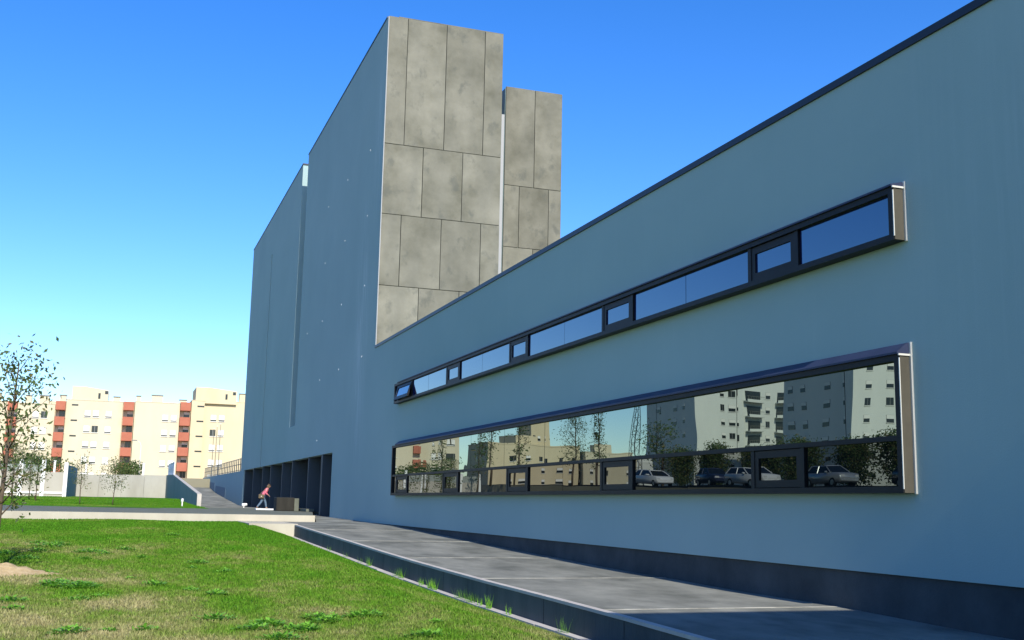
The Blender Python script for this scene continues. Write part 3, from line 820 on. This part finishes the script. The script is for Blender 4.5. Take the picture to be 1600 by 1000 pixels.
# ------------------------------------------------------------------ trees
def make_tree(seed, h, trunk_r, crown_r, crown_lo, nb, leaves, leaf, up_=.55, mat2='leaf', wob=1.0):
    r = random.Random(seed)
    tm = MB(); lm = MB()
    pts = []; px_ = py_ = 0
    for i in range(7):
        t_ = i/6
        pts.append(Vector((px_, py_, h*.93*t_))); px_ += r.uniform(-.03, .03)*h*.35*wob; py_ += r.uniform(-.03, .03)*h*.35*wob
    tm.tube(pts, [trunk_r*(1-.82*i/6) for i in range(7)], 7)
    tips = []
    def at(t_):
        k = min(5, int(t_*6)); u = t_*6-k
        return pts[k].lerp(pts[k+1], u)
    for b in range(nb):
        t_ = crown_lo+(1-crown_lo)*(b+r.random())/nb*.95
        base_ = at(min(.99, t_)); a = b*2.4+r.uniform(-.5, .5)
        prof = math.sin(math.pi*min(1, .18+.82*(t_-crown_lo)/(1-crown_lo)))
        L_ = crown_r*(.45+.6*prof)*r.uniform(.75, 1.15)
        d = Vector((math.cos(a), math.sin(a), up_*r.uniform(.6, 1.6))).normalized()
        p1 = base_+d*L_*.5+Vector((0, 0, r.uniform(-.04, .05)*h)); p2 = base_+d*L_+Vector((r.uniform(-.1, .1), r.uniform(-.1, .1), r.uniform(-.06, .10)*h))*.6
        br_ = trunk_r*.32*(1-.5*t_)
        tm.tube([base_, p1, p2], [br_, br_*.6, br_*.25], 5)
        tips += [(p1, .65), (p2, 1.0), (p1.lerp(p2, .5), .8)]
        for q in range(2):
            s0 = base_.lerp(p2, r.uniform(.35, .8)); dd = Vector((r.uniform(-1, 1), r.uniform(-1, 1), r.uniform(-.1, 1))).normalized()
            e = s0+dd*L_*r.uniform(.25, .45)
            tm.tube([s0, e], [br_*.4, br_*.15], 4); tips.append((e, 1.0)); tips.append((s0.lerp(e, .6), .8))
    for i in range(leaves):
        c, w_ = r.choice(tips)
        sp_ = crown_r*.20
        p = c+Vector((r.gauss(0, sp_), r.gauss(0, sp_), r.gauss(0, sp_)))
        nrm = Vector((r.uniform(-1, 1), r.uniform(-1, 1), r.uniform(-.3, 1))).normalized()
        a = nrm.orthogonal().normalized(); a.rotate(Matrix.Rotation(r.uniform(0, 6.28), 3, nrm)); b_ = nrm.cross(a)
        s_ = leaf*r.uniform(.6, 1.25)
        lm.add([p-a*s_, p+b_*s_*.48-a*.1*s_, p+a*s_, p-b_*s_*.48-a*.1*s_], [(0, 1, 2, 3)], 0 if r.random() < .75 else 1)
    return tm.mesh('trunk', M['bark'], True), lm.mesh('crown', [M[mat2], M['leaf_dry']], False, False)
def plant_tree(meshes, label, loc, rz, group, s_=1.0, cat='tree', name='young_tree', stake=False):
    r = tag(empty(name, loc, rz), label, cat, group); r.scale = (s_, s_, s_)
    link('trunk', meshes[0], r); link('crown', meshes[1], r)
    if stake:
        for q in (-.28, .28): MB().tube([(q, .1, -.1), (q, .1, 1.9)], .035, 6).build('stake', M['white'], r)
    return r
T_tall = make_tree(1, 8.6, .14, 2.0, .25, 20, 1500, .10, .8)
T_near = make_tree(2, 4.2, .062, .95, .24, 22, 1300, .05, .8, wob=.12)
T_sap = make_tree(3, 3.1, .035, .75, .3, 14, 420, .06, .8)
T_sap2 = make_tree(4, 2.9, .035, .95, .25, 16, 700, .06, .7)
T_pop = make_tree(5, 7.5, .09, 1.0, .2, 22, 800, .09, 1.4)
T_bush = make_tree(6, 5.0, .10, 1.6, .18, 22, 1100, .10, .8)
T_dark = make_tree(8, 5.2, .12, 2.3, .12, 24, 6000, .16, .5)
def fz(x_, y_): return float(flz(np.array(x_), np.array(y_)))
G1 = 'young trees on the lawns'
plant_tree(T_near, 'slim young tree standing in a sandy mound on the near lawn', (-1.975, 22.7, float(lawn_z(-1.975, 22.7))-.03), .4, G1).rotation_euler = (0, .035, .4)
plant_tree(T_tall, 'thin crowned tree beside the white posts, taller than its neighbours', (-7.1, 92, fz(-7.1, 92)), 1.0, G1, .5)
plant_tree(T_sap2, 'leafy sapling on the far lawn before the concrete retaining wall', (0.05, 77, fz(.05, 77)), 2.0, G1)
plant_tree(T_sap, 'thin nearly bare sapling before the shaded return wall', (-1.9, 76, fz(-1.9, 76)), .3, G1)
plant_tree(T_pop, 'upright young tree with narrow crown near the white posts', (-6.1, 95, fz(-6.1, 95)), .9, G1, .5)
plant_tree(T_sap2, 'small round-topped sapling between two white posts', (-4.95, 84, fz(-4.95, 84)), 4.0, G1, 1.25)
# trees on the bank and street (seen in the glass)
G2 = 'street trees on the bank'
for i, (xm, yy, me_, s_) in enumerate([(30.0, 105, T_pop, 1.1), (31.5, 98, T_pop, 1.0), (34.5, 104, T_pop, 1.35), (36.0, 100, T_pop, 1.25), (38.5, 92, T_tall, .8), (42.0, 94, T_pop, 1.1), (47.0, 92, T_bush, 1.15), (53.5, 100, T_dark, .72), (53.0, 92, T_dark, .75), (53.8, 85, T_dark, .7), (53.0, 78.5, T_dark, .78), (53.6, 72, T_dark, .72), (53.2, 66, T_dark, .76), (53.6, 60, T_dark, .7)]):
    X_ = mirror_x(xm)
    zz = float(lawn_z(np.array(X_), np.array(float(yy)))) if X_ > -16 else float(np.interp(yy, [0, 60, 126], [2.55, 2.95, 3.85]))
    lab = 'dense dark evergreen tree in the row behind the parked cars' if me_ is T_dark else 'narrow upright street tree growing on the grassy bank' if me_ is T_pop else ('loose leafy street tree growing between the bank and the road' if me_ is T_bush else 'loose crowned street tree standing on the bank')
    plant_tree(me_, lab, (X_, yy, zz-.05), i*1.3, G2, s_, name='street_tree')
def bush(seed, sx_, sy_, sz_, n, leaf, mt):
    r = random.Random(seed); lm = MB()
    for i in range(n):
        d = Vector((r.gauss(0, 1), r.gauss(0, 1), r.gauss(0, 1))).normalized()*(r.random()**.4)
        k = 1+.25*math.sin(d.x*5+seed)+.2*math.sin(d.y*6+d.z*4)
        p = Vector((d.x*sx_*k, d.y*sy_*k, sz_+d.z*sz_*k))
        a = Vector((r.uniform(-1, 1), r.uniform(-1, 1), r.uniform(-1, 1))).normalized(); b_ = a.orthogonal().normalized()
        lm.add([p-a*leaf, p+b_*leaf*.6, p+a*leaf, p-b_*leaf*.6], [(0, 1, 2, 3)])
    return lm.mesh('foliage', mt, False, False)
for lab, loc, s3, n, sd_ in (('dark green bush behind the fence beside the white posts', (-8.2, 135, 3.85), (3.1, 1.6, 1.15), 2600, 3), ('rounded green bush above the pale retaining wall', (1.6, 150, 3.85), (1.7, 1.4, 1.2), 2200, 5),
                         ('low hedge filling the gap behind the white posts', (-15.0, 130, 3.8), (5.5, 1.3, 1.2), 2600, 8)):
    r = tag(empty('bush', loc), lab, 'bush', 'bushes behind the boundary wall')
    link('foliage', bush(sd_, *s3, n, .13, M['leaf']), r)
    MB().tube([(0, 0, -.2), (.05, .03, s3[2])], [.08, .05], 6).build('stem', M['bark'], r)

# ------------------------------------------------------------------ boundary wall with white posts
fwl = tag(empty('boundary_wall', (-8, 100, 1.6)), 'beige boundary wall between tall white posts at the lawn edge', 'wall')
M['beige'] = noisy('beige_render', (.36, .33, .27), (.44, .41, .35), .4, .9, (1, 1, .4))
px = [-3.77, -5.5, -7.2, -9.0, -10.8, -12.6]
for a, b in zip(px[:-1], px[1:]):
    rel(MB().box(b+.16, a-.16, 100.1, 100.3, 1.3, 3.62), 'wall_panel', M['beige'], fwl)
    rel(MB().box(b+.165, a-.165, 100.02, 100.098, 1.85, 2.0), 'base_strip', M['white'], fwl)
    rel(MB().box(b+.16, a-.16, 100.16, 100.19, 3.62, 4.2), 'mesh_screen', M['greywall'], fwl) if b < -6 else None
for i, a in enumerate(px):
    rel(MB().bevbox(a-.155, a+.155, 99.95, 100.4, 1.2, (4.42 if i != 1 else 4.62), .015), 'post', M['white'], fwl)
rtw = tag(MB().prism([(100.41, 1.2), (125.9, 1.2), (125.9, 4.6), (100.41, 4.25)], -3.84, -3.62, 'x').build('return_wall', M['greywall']), 'shaded grey wall running back from the white corner post', 'wall')
# small white posts behind
for i, (x_, y_) in enumerate(((-9.2, 128.5), (-6.0, 128.5), (-3.1, 140.0), (3.0, 129.0))):
    o = MB().bevbox(-.1, .1, -.1, .1, 0, 1.5, .01).box(-.14, .14, -.14, .14, 1.5, 1.56).build('fence_post', M['white']); o.location = (x_, y_, 3.84)
    tag(o, 'short white post standing on the upper ground behind the walls', 'post', 'white posts behind the walls')
# white rail on the end of the ramp wall
wr = tag(empty('white_railing', (5.48, 113, 3.95)), 'short white railing on the top of the dark ramp wall', 'railing')
for k in range(9):
    y_ = 113+k*1.5
    rel(MB().tube([(5.48, y_, 3.9), (5.48, y_, 5.2)], .04, 6), 'post', M['white'], wr)
for hh in (5.15, 4.55): rel(MB().tube([(5.48, 113, hh), (5.48, 125, hh+.1)], .035, 6), 'rail', M['white'], wr)

# flag poles, street lamp, bollard
for x_, h_ in ((10.95, 6.0), (11.3, 6.3), (11.7, 6.6)):
    r = tag(empty('flag_pole', (x_, 138, 4.0)), {6.0: 'shortest bare flagpole', 6.3: 'middle bare flagpole', 6.6: 'tallest bare flagpole'}[h_]+' of the three behind the plaza railing', 'flagpole', 'flagpoles on the plaza')
    MB().tube([(0, 0, 0), (0, 0, h_*.5), (0, 0, h_)], [.05, .042, .03], 8).build('pole', M['rail'], r)
    MB().bevbox(-.12, .12, -.12, .12, -.02, .06, .01).build('base_plate', M['rail'], r)
    MB().tube([(0, 0, h_), (0, 0, h_+.08)], [.05, .02], 8).build('finial', M['lightmetal'], r)
sl = tag(empty('street_lamp', (3.0, 150, 3.85)), 'tall street lamp with curved arm before the blank cream wall', 'street lamp')
MB().tube([(0, 0, 0), (0, 0, 4.3), (-.15, 0, 4.75), (-.55, 0, 5.0)], [.07, .05, .04, .035], 8).build('pole', M['lightmetal'], sl)
MB().bevbox(-1.15, -.5, -.1, .1, 4.95, 5.08, .03).build('lamp_head', M['winframe'], sl)
bo = tag(empty('bollard_light', (4.3, 75.6, 1.1)), 'small white bollard light beside the far lawn', 'bollard')
MB().tube([(0, 0, -.02), (0, 0, .36)], .045, 10).build('post', M['white'], bo)
MB().tube([(0, 0, .36), (0, 0, .38), (0, 0, .55), (0, 0, .58)], [.06, .08, .08, .04], 10).build('lamp_head', M['white'], bo)

# ------------------------------------------------------------------ things on the terrace
sb = tag(empty('stone_bench_block', (9.15, 63, 1.11)), 'dark stone block standing on the terrace before the portico', 'stone block')
MB().bevbox(-.62, .36, -.5, .6, 0, .74, .03).build('block', M['stoneblock'], sb)
MB().bevbox(.365, .62, -.45, .6, 0, .70, .02).build('end_slab', M['terrace'], sb)
tag(MB().bevbox(9.86, 10.3, 60.6, 63.2, 1.112, 1.26, .012).build('step_slab', M['terrace']), 'low grey slab on the terrace corner beside the stone block', 'slab')
tag(MB().bevbox(7.85, 9.33, 65.9, 66.35, 1.113, 1.20, .01).build('white_plank', M['white']), 'flat white plank lying on the terrace in front of the walking person', 'plank')
sp_ = tag(empty('ground_spotlight', (8.9, 82, 1.11)), 'small white ground spotlight at the foot of the blue wall', 'spotlight')
MB().tube([(0, 0, 0), (0, 0, .16)], .05, 8).build('stem', M['white'], sp_)
MB().tube([(-.14, 0, .2), (.0, 0, .2), (.22, .0, .24)], [.1, .12, .08], 10).build('lamp_head', M['white'], sp_)

# mound of sandy soil at the near tree
mb = MB(); r = random.Random(11); rings = 9; ns = 26
vs = []; fs = []
for i in range(rings+1):
    q = i/rings
    for k in range(ns):
        a = 2*math.pi*k/ns
        wob = 1+.18*math.sin(3*a+1)+.1*math.sin(7*a)
        x_, y_ = -1.95+q*1.0*wob*math.cos(a), 22.55+q*.8*wob*math.sin(a)
        z_ = float(lawn_z(np.array(x_), np.array(y_)))+.17*(math.cos(q*math.pi)*.5+.5)*(1+.25*r.uniform(-1, 1))-.012*(q == 1)+.01
        vs.append((x_, y_, z_))
for i in range(rings):
    for k in range(ns): fs.append((i*ns+k, i*ns+(k+1) % ns, (i+1)*ns+(k+1) % ns, (i+1)*ns+k))
mb.add(vs, fs)
tag(mb.build('soil_mound', M['sand'], None, True), 'low mound of sandy soil around the near young tree', 'soil mound')

# weeds: leafy rosettes
def weed_mesh(seed, rad, n, hgt):
    r = random.Random(seed); lm = MB()
    for i in range(n):
        a = r.uniform(0, 6.28); d = rad*r.random()**.6
        p = Vector((math.cos(a)*d*1.25, math.sin(a)*d*.8, hgt*(1-.6*d/rad)*r.uniform(.2, 1)))
        o_ = Vector((math.cos(a)+r.uniform(-.6, .6), math.sin(a)+r.uniform(-.6, .6), r.uniform(-.1, .8))).normalized()
        s_ = r.uniform(.025, .055); b_ = o_.cross(Vector((0, 0, 1))).normalized()
        lm.add([p-o_*s_, p+b_*s_*.6, p+o_*s_, p-b_*s_*.6], [(0, 1, 2, 3)])
    return lm.mesh('leaf_rosette', M['weed'], False, False)
WM = [weed_mesh(s_, rr, nn, hh) for s_, rr, nn, hh in ((1, .16, 60, .10), (2, .24, 110, .13), (3, .34, 190, .15), (4, .10, 34, .08))]
def rayL(px_, py_):
    d = F_PX*fw + (px_-800)*rt2 + (500-py_)*up2
    z = .2
    for _ in range(60):
        p = Vector((0, 0, 1.7))+d*((z-1.7)/d.z); z = .5*z+.5*float(lawn_z(np.array(p.x), np.array(p.y)))
    return p
weeds = [(60, 850, 1), (8, 866, 1), (70, 855, 2), (92, 852, 2), (40, 874, 1), (60, 862, 1), (138, 864, 2), (130, 874, 0), (163, 866, 0), (196, 860, 1), (222, 872, 0), (310, 881, 1), (82, 914, 2), (115, 918, 2), (134, 918, 2), (124, 920, 1),
         (100, 911, 0), (75, 896, 0), (240, 915, 1), (16, 941, 1), (26, 953, 0), (107, 990, 1), (120, 938, 0), (145, 933, 3), (160, 933, 3), (338, 930, 1), (337, 969, 1), (300, 924, 0), (397, 985, 1), (420, 978, 1), (481, 987, 0), (498, 968, 1), (508, 973, 1), (573, 963, 1), (455, 985, 0), (420, 977, 1), (478, 985, 1),
         (516, 967, 0), (681, 973, 3), (668, 995, 1), (270, 837, 1), (350, 894, 0), (204, 905, 3), (228, 985, 0), (168, 987, 3), (490, 975, 3), (560, 965, 0), (300, 888, 3), (440, 1000, 1)]
for i, (px_, py_, k) in enumerate(weeds):
    p = rayL(px_, py_)
    o = link('weed_plant', WM[k]); o.location = p+Vector((0, 0, -.01)); o.rotation_euler.z = i*1.7
    tag(o, ('small leafy weed rosette growing in the near lawn', 'medium leafy weed clump growing in the near lawn', 'broad spreading leafy weed patch in the near lawn', 'tiny weed seedling growing in the near lawn')[k], 'weed', 'weeds in the near lawn')
# tall grass along the kerb
def tuft_mesh(seed, n, h):
    r = random.Random(seed); lm = MB()
    for i in range(n):
        b0 = Vector((r.uniform(-.05, .05), r.uniform(-.12, .12), 0)); hh = h*r.uniform(.5, 1)
        tip = b0+Vector((r.uniform(-.1, .06), r.uniform(-.12, .12), hh)); w_ = Vector((.006, .006, 0))
        lm.add([b0-w_, b0+w_, tip], [(0, 1, 2)])
    return lm.mesh('grass_tuft', M['weed'], False, False)
TM = [tuft_mesh(1, 16, .28), tuft_mesh(2, 10, .2), tuft_mesh(3, 22, .22)]
for i, (yy, k) in enumerate(((27.6, 0), (28.6, 1), (24.7, 2), (24.3, 0), (22.6, 1), (21.9, 2), (21.6, 0), (19.9, 2), (19.5, 0), (19.2, 2), (18.7, 1), (18.2, 0), (17.2, 1), (14.9, 0), (30.5, 1), (33, 1))):
    o = link('grass_tuft', TM[k]); o.location = (6.12, yy, walk_z(yy)-.41); o.rotation_euler.z = .3*math.sin(i)
    tag(o, ('tall grass tuft growing at the foot of the dark retaining wall', 'sparse short grass tuft at the foot of the dark retaining wall', 'thick bushy grass tuft at the foot of the dark retaining wall')[k], 'grass tuft', 'grass tufts along the kerb')

# ------------------------------------------------------------------ the walking person
M['skin'] = mat('skin', (.50, .30, .21), .6); M['pink'] = noisy('pink_jacket_cloth', (.62, .14, .20), (.74, .20, .27), 9, .85); M['denim'] = noisy('blue_denim', (.08, .13, .19), (.14, .20, .27), 12, .85)
M['hair'] = noisy('brown_hair', (.07, .045, .025), (.14, .09, .05), 20, .6); M['bag'] = noisy('brown_bag_leather', (.10, .075, .04), (.15, .11, .06), 10, .6); M['shoe'] = mat('dark_shoe', (.03, .025, .02), .6)
def skin_obj(name, verts, edges, radii, root, mt, parent, sub=2):
    me = bpy.data.meshes.new(name); me.from_pydata(verts, edges, [])
    o = bpy.data.objects.new(name, me); col.objects.link(o)
    md = o.modifiers.new('skin', 'SKIN'); md.use_smooth_shade = True
    for i, r_ in enumerate(radii):
        sv = me.skin_vertices[0].data[i]
        sv.radius = (r_, r_) if not hasattr(r_, '__len__') else r_
        sv.use_root = (i == root)
    s_ = o.modifiers.new('sub', 'SUBSURF'); s_.levels = sub; s_.render_levels = sub
    dg = bpy.context.evaluated_depsgraph_get()
    me2 = bpy.data.meshes.new_from_object(o.evaluated_get(dg)); me2.name = name
    me2.materials.clear(); me2.materials.append(mt)
    me2.polygons.foreach_set('use_smooth', [True]*len(me2.polygons))
    bpy.data.objects.remove(o)
    return link(name, me2, parent)
person = tag(empty('person', (9.2, 74.0, 1.11), 0), 'person in pink jacket and jeans walking bent forward on the terrace', 'person')
# local frame: walks towards +x, z up
P = {'pelvis': (0, 0, .84), 'belly': (.06, 0, .98), 'chest': (.17, 0, 1.15), 'neck0': (.27, 0, 1.31), 'neck': (.32, 0, 1.37), 'head': (.37, 0, 1.46), 'crown': (.39, 0, 1.54),
     'hipL': (0, .09, .80), 'kneeL': (.20, .09, .46), 'ankL': (.27, .09, .09), 'toeL': (.43, .10, .035), 'heelL': (.24, .09, .04),
     'hipR': (0, -.09, .80), 'kneeR': (-.08, -.09, .45), 'ankR': (-.34, -.09, .12), 'toeR': (-.22, -.10, .03), 'heelR': (-.38, -.09, .06),
     'shL': (.24, .17, 1.27), 'elL': (.20, .22, 1.03), 'wrL': (.36, .18, .90), 'shR': (.24, -.17, 1.27), 'elR': (.12, -.23, 1.03), 'wrR': (.30, -.18, .92)}
R_ = {'pelvis': .125, 'belly': .115, 'chest': .13, 'neck0': .07, 'neck': .05, 'head': .085, 'crown': .065, 'hipL': .085, 'kneeL': .055, 'ankL': .038, 'toeL': .03, 'heelL': .035, 'hipR': .085, 'kneeR': .055, 'ankR': .038, 'toeR': .03, 'heelR': .035,
      'shL': .055, 'elL': .04, 'wrL': .026, 'shR': .055, 'elR': .04, 'wrR': .026}
E_ = [('pelvis', 'belly'), ('belly', 'chest'), ('chest', 'neck0'), ('neck0', 'neck'), ('neck', 'head'), ('head', 'crown'), ('chest', 'shL'), ('shL', 'elL'), ('elL', 'wrL'), ('chest', 'shR'), ('shR', 'elR'), ('elR', 'wrR')]
for s_ in 'LR': E_ += [('pelvis', 'hip'+s_), ('hip'+s_, 'knee'+s_), ('knee'+s_, 'ank'+s_), ('ank'+s_, 'toe'+s_), ('ank'+s_, 'heel'+s_)]
for s_, sg in (('L', 1), ('R', -1)):
    w_ = Vector(P['wr'+s_]); d = Vector((.75, -.1*sg, -.55)).normalized(); side = Vector((0, 1, 0))
    P['palm'+s_] = tuple(w_+d*.06); R_['palm'+s_] = (.030, .016); E_.append(('wr'+s_, 'palm'+s_))
    for k in range(4):
        off = (k-1.5)*.02
        a = w_+d*.10+side*off; b = a+d*(.03, .036, .034, .026)[k]+Vector((0, 0, -.012)); c = b+d*.018+Vector((-.004, 0, -.022))
        for nm, q, rr in (('a', a, .0095), ('b', b, .009), ('c', c, .008)): P['f%s%d%s' % (s_, k, nm)] = tuple(q); R_['f%s%d%s' % (s_, k, nm)] = rr
        E_ += [('palm'+s_, 'f%s%da' % (s_, k)), ('f%s%da' % (s_, k), 'f%s%db' % (s_, k)), ('f%s%db' % (s_, k), 'f%s%dc' % (s_, k))]
    a = w_+d*.04-side*sg*.032; b = a+d*.035-side*sg*.012
    P['t%sa' % s_] = tuple(a); P['t%sb' % s_] = tuple(b); R_['t%sa' % s_] = .011; R_['t%sb' % s_] = .009
    E_ += [('palm'+s_, 't%sa' % s_), ('t%sa' % s_, 't%sb' % s_)]
def chain(names, edges, rad, mt, nm, root):
    idx = {n_: i for i, n_ in enumerate(names)}
    return skin_obj(nm, [P[n_] for n_ in names], [(idx[a], idx[b]) for a, b in edges], [rad[n_] for n_ in names], idx[root], mt, person)
P['nose'] = (.47, 0, 1.455); R_['nose'] = .014; E_.append(('head', 'nose'))
P['chin'] = (.425, 0, 1.385); R_['chin'] = .03; E_.append(('head', 'chin'))
P['earL'] = (.37, .085, 1.46); R_['earL'] = .016; P['earR'] = (.37, -.085, 1.46); R_['earR'] = .016; E_ += [('head', 'earL'), ('head', 'earR')]
chain(list(P.keys()), E_, R_, M['skin'], 'body', 'pelvis')
jr = {'pelvis': .16, 'belly': .155, 'chest': .165, 'neck0': .10, 'shL': .08, 'elL': .062, 'wrL': .05, 'shR': .08, 'elR': .062, 'wrR': .05}
chain(list(jr.keys()), [e for e in E_ if e[0] in jr and e[1] in jr], jr, M['pink'], 'jacket', 'pelvis')
tr_ = {'pelvis': .135, 'hipL': .105, 'kneeL': .078, 'ankL': .062, 'hipR': .105, 'kneeR': .078, 'ankR': .062}
chain(list(tr_.keys()), [e for e in E_ if e[0] in tr_ and e[1] in tr_], tr_, M['denim'], 'trousers', 'pelvis')
for s_ in 'LR':
    sr = {'ank'+s_: .045, 'toe'+s_: .042, 'heel'+s_: .048}
    chain(list(sr.keys()), [e for e in E_ if e[0] in sr and e[1] in sr], sr, M['shoe'], 'shoe', 'ank'+s_)
P['h0'] = (.345, 0, 1.50); P['h1'] = (.30, 0, 1.42); P['h2'] = (.27, 0, 1.34); P['h3'] = (.38, 0, 1.555)
hr = {'h0': .098, 'h1': .085, 'h2': .06, 'h3': .07}
chain(['h0', 'h1', 'h2', 'h3'], [('h3', 'h0'), ('h0', 'h1'), ('h1', 'h2')], hr, M['hair'], 'hair', 'h0')
fe = MB()
for s_ in (-1, 1): fe.tube([(.452, s_*.033, 1.475), (.462, s_*.033, 1.474)], [.012, .006], 8)
fe.build('eyes', M['shoe'], person)
MB().tube([(.446, -.028, 1.415), (.462, 0, 1.413), (.446, .028, 1.415)], .007, 5).build('mouth', M['lamp_red'], person)
bgp = tag(empty('shoulder_bag', (9.2, 74.0, 1.11)), 'brown shoulder bag hanging at the hip of the walking person', 'bag')
MB().bevbox(-.30, .06, -.30, -.18, .66, .92, .04).build('bag_body', M['bag'], bgp)
MB().bevbox(-.305, .065, -.312, -.17, .80, .935, .03).build('flap', M['bag'], bgp)
MB().tube([(-.26, -.24, .90), (-.02, -.22, 1.15), (.20, -.12, 1.36), (.24, .06, 1.38), (.15, .16, 1.15)], .014, 6).build('strap', M['bag'], bgp)
MB().bevbox(-.15, -.09, -.322, -.312, .78, .83, .003).build('buckle', M['lightmetal'], bgp)
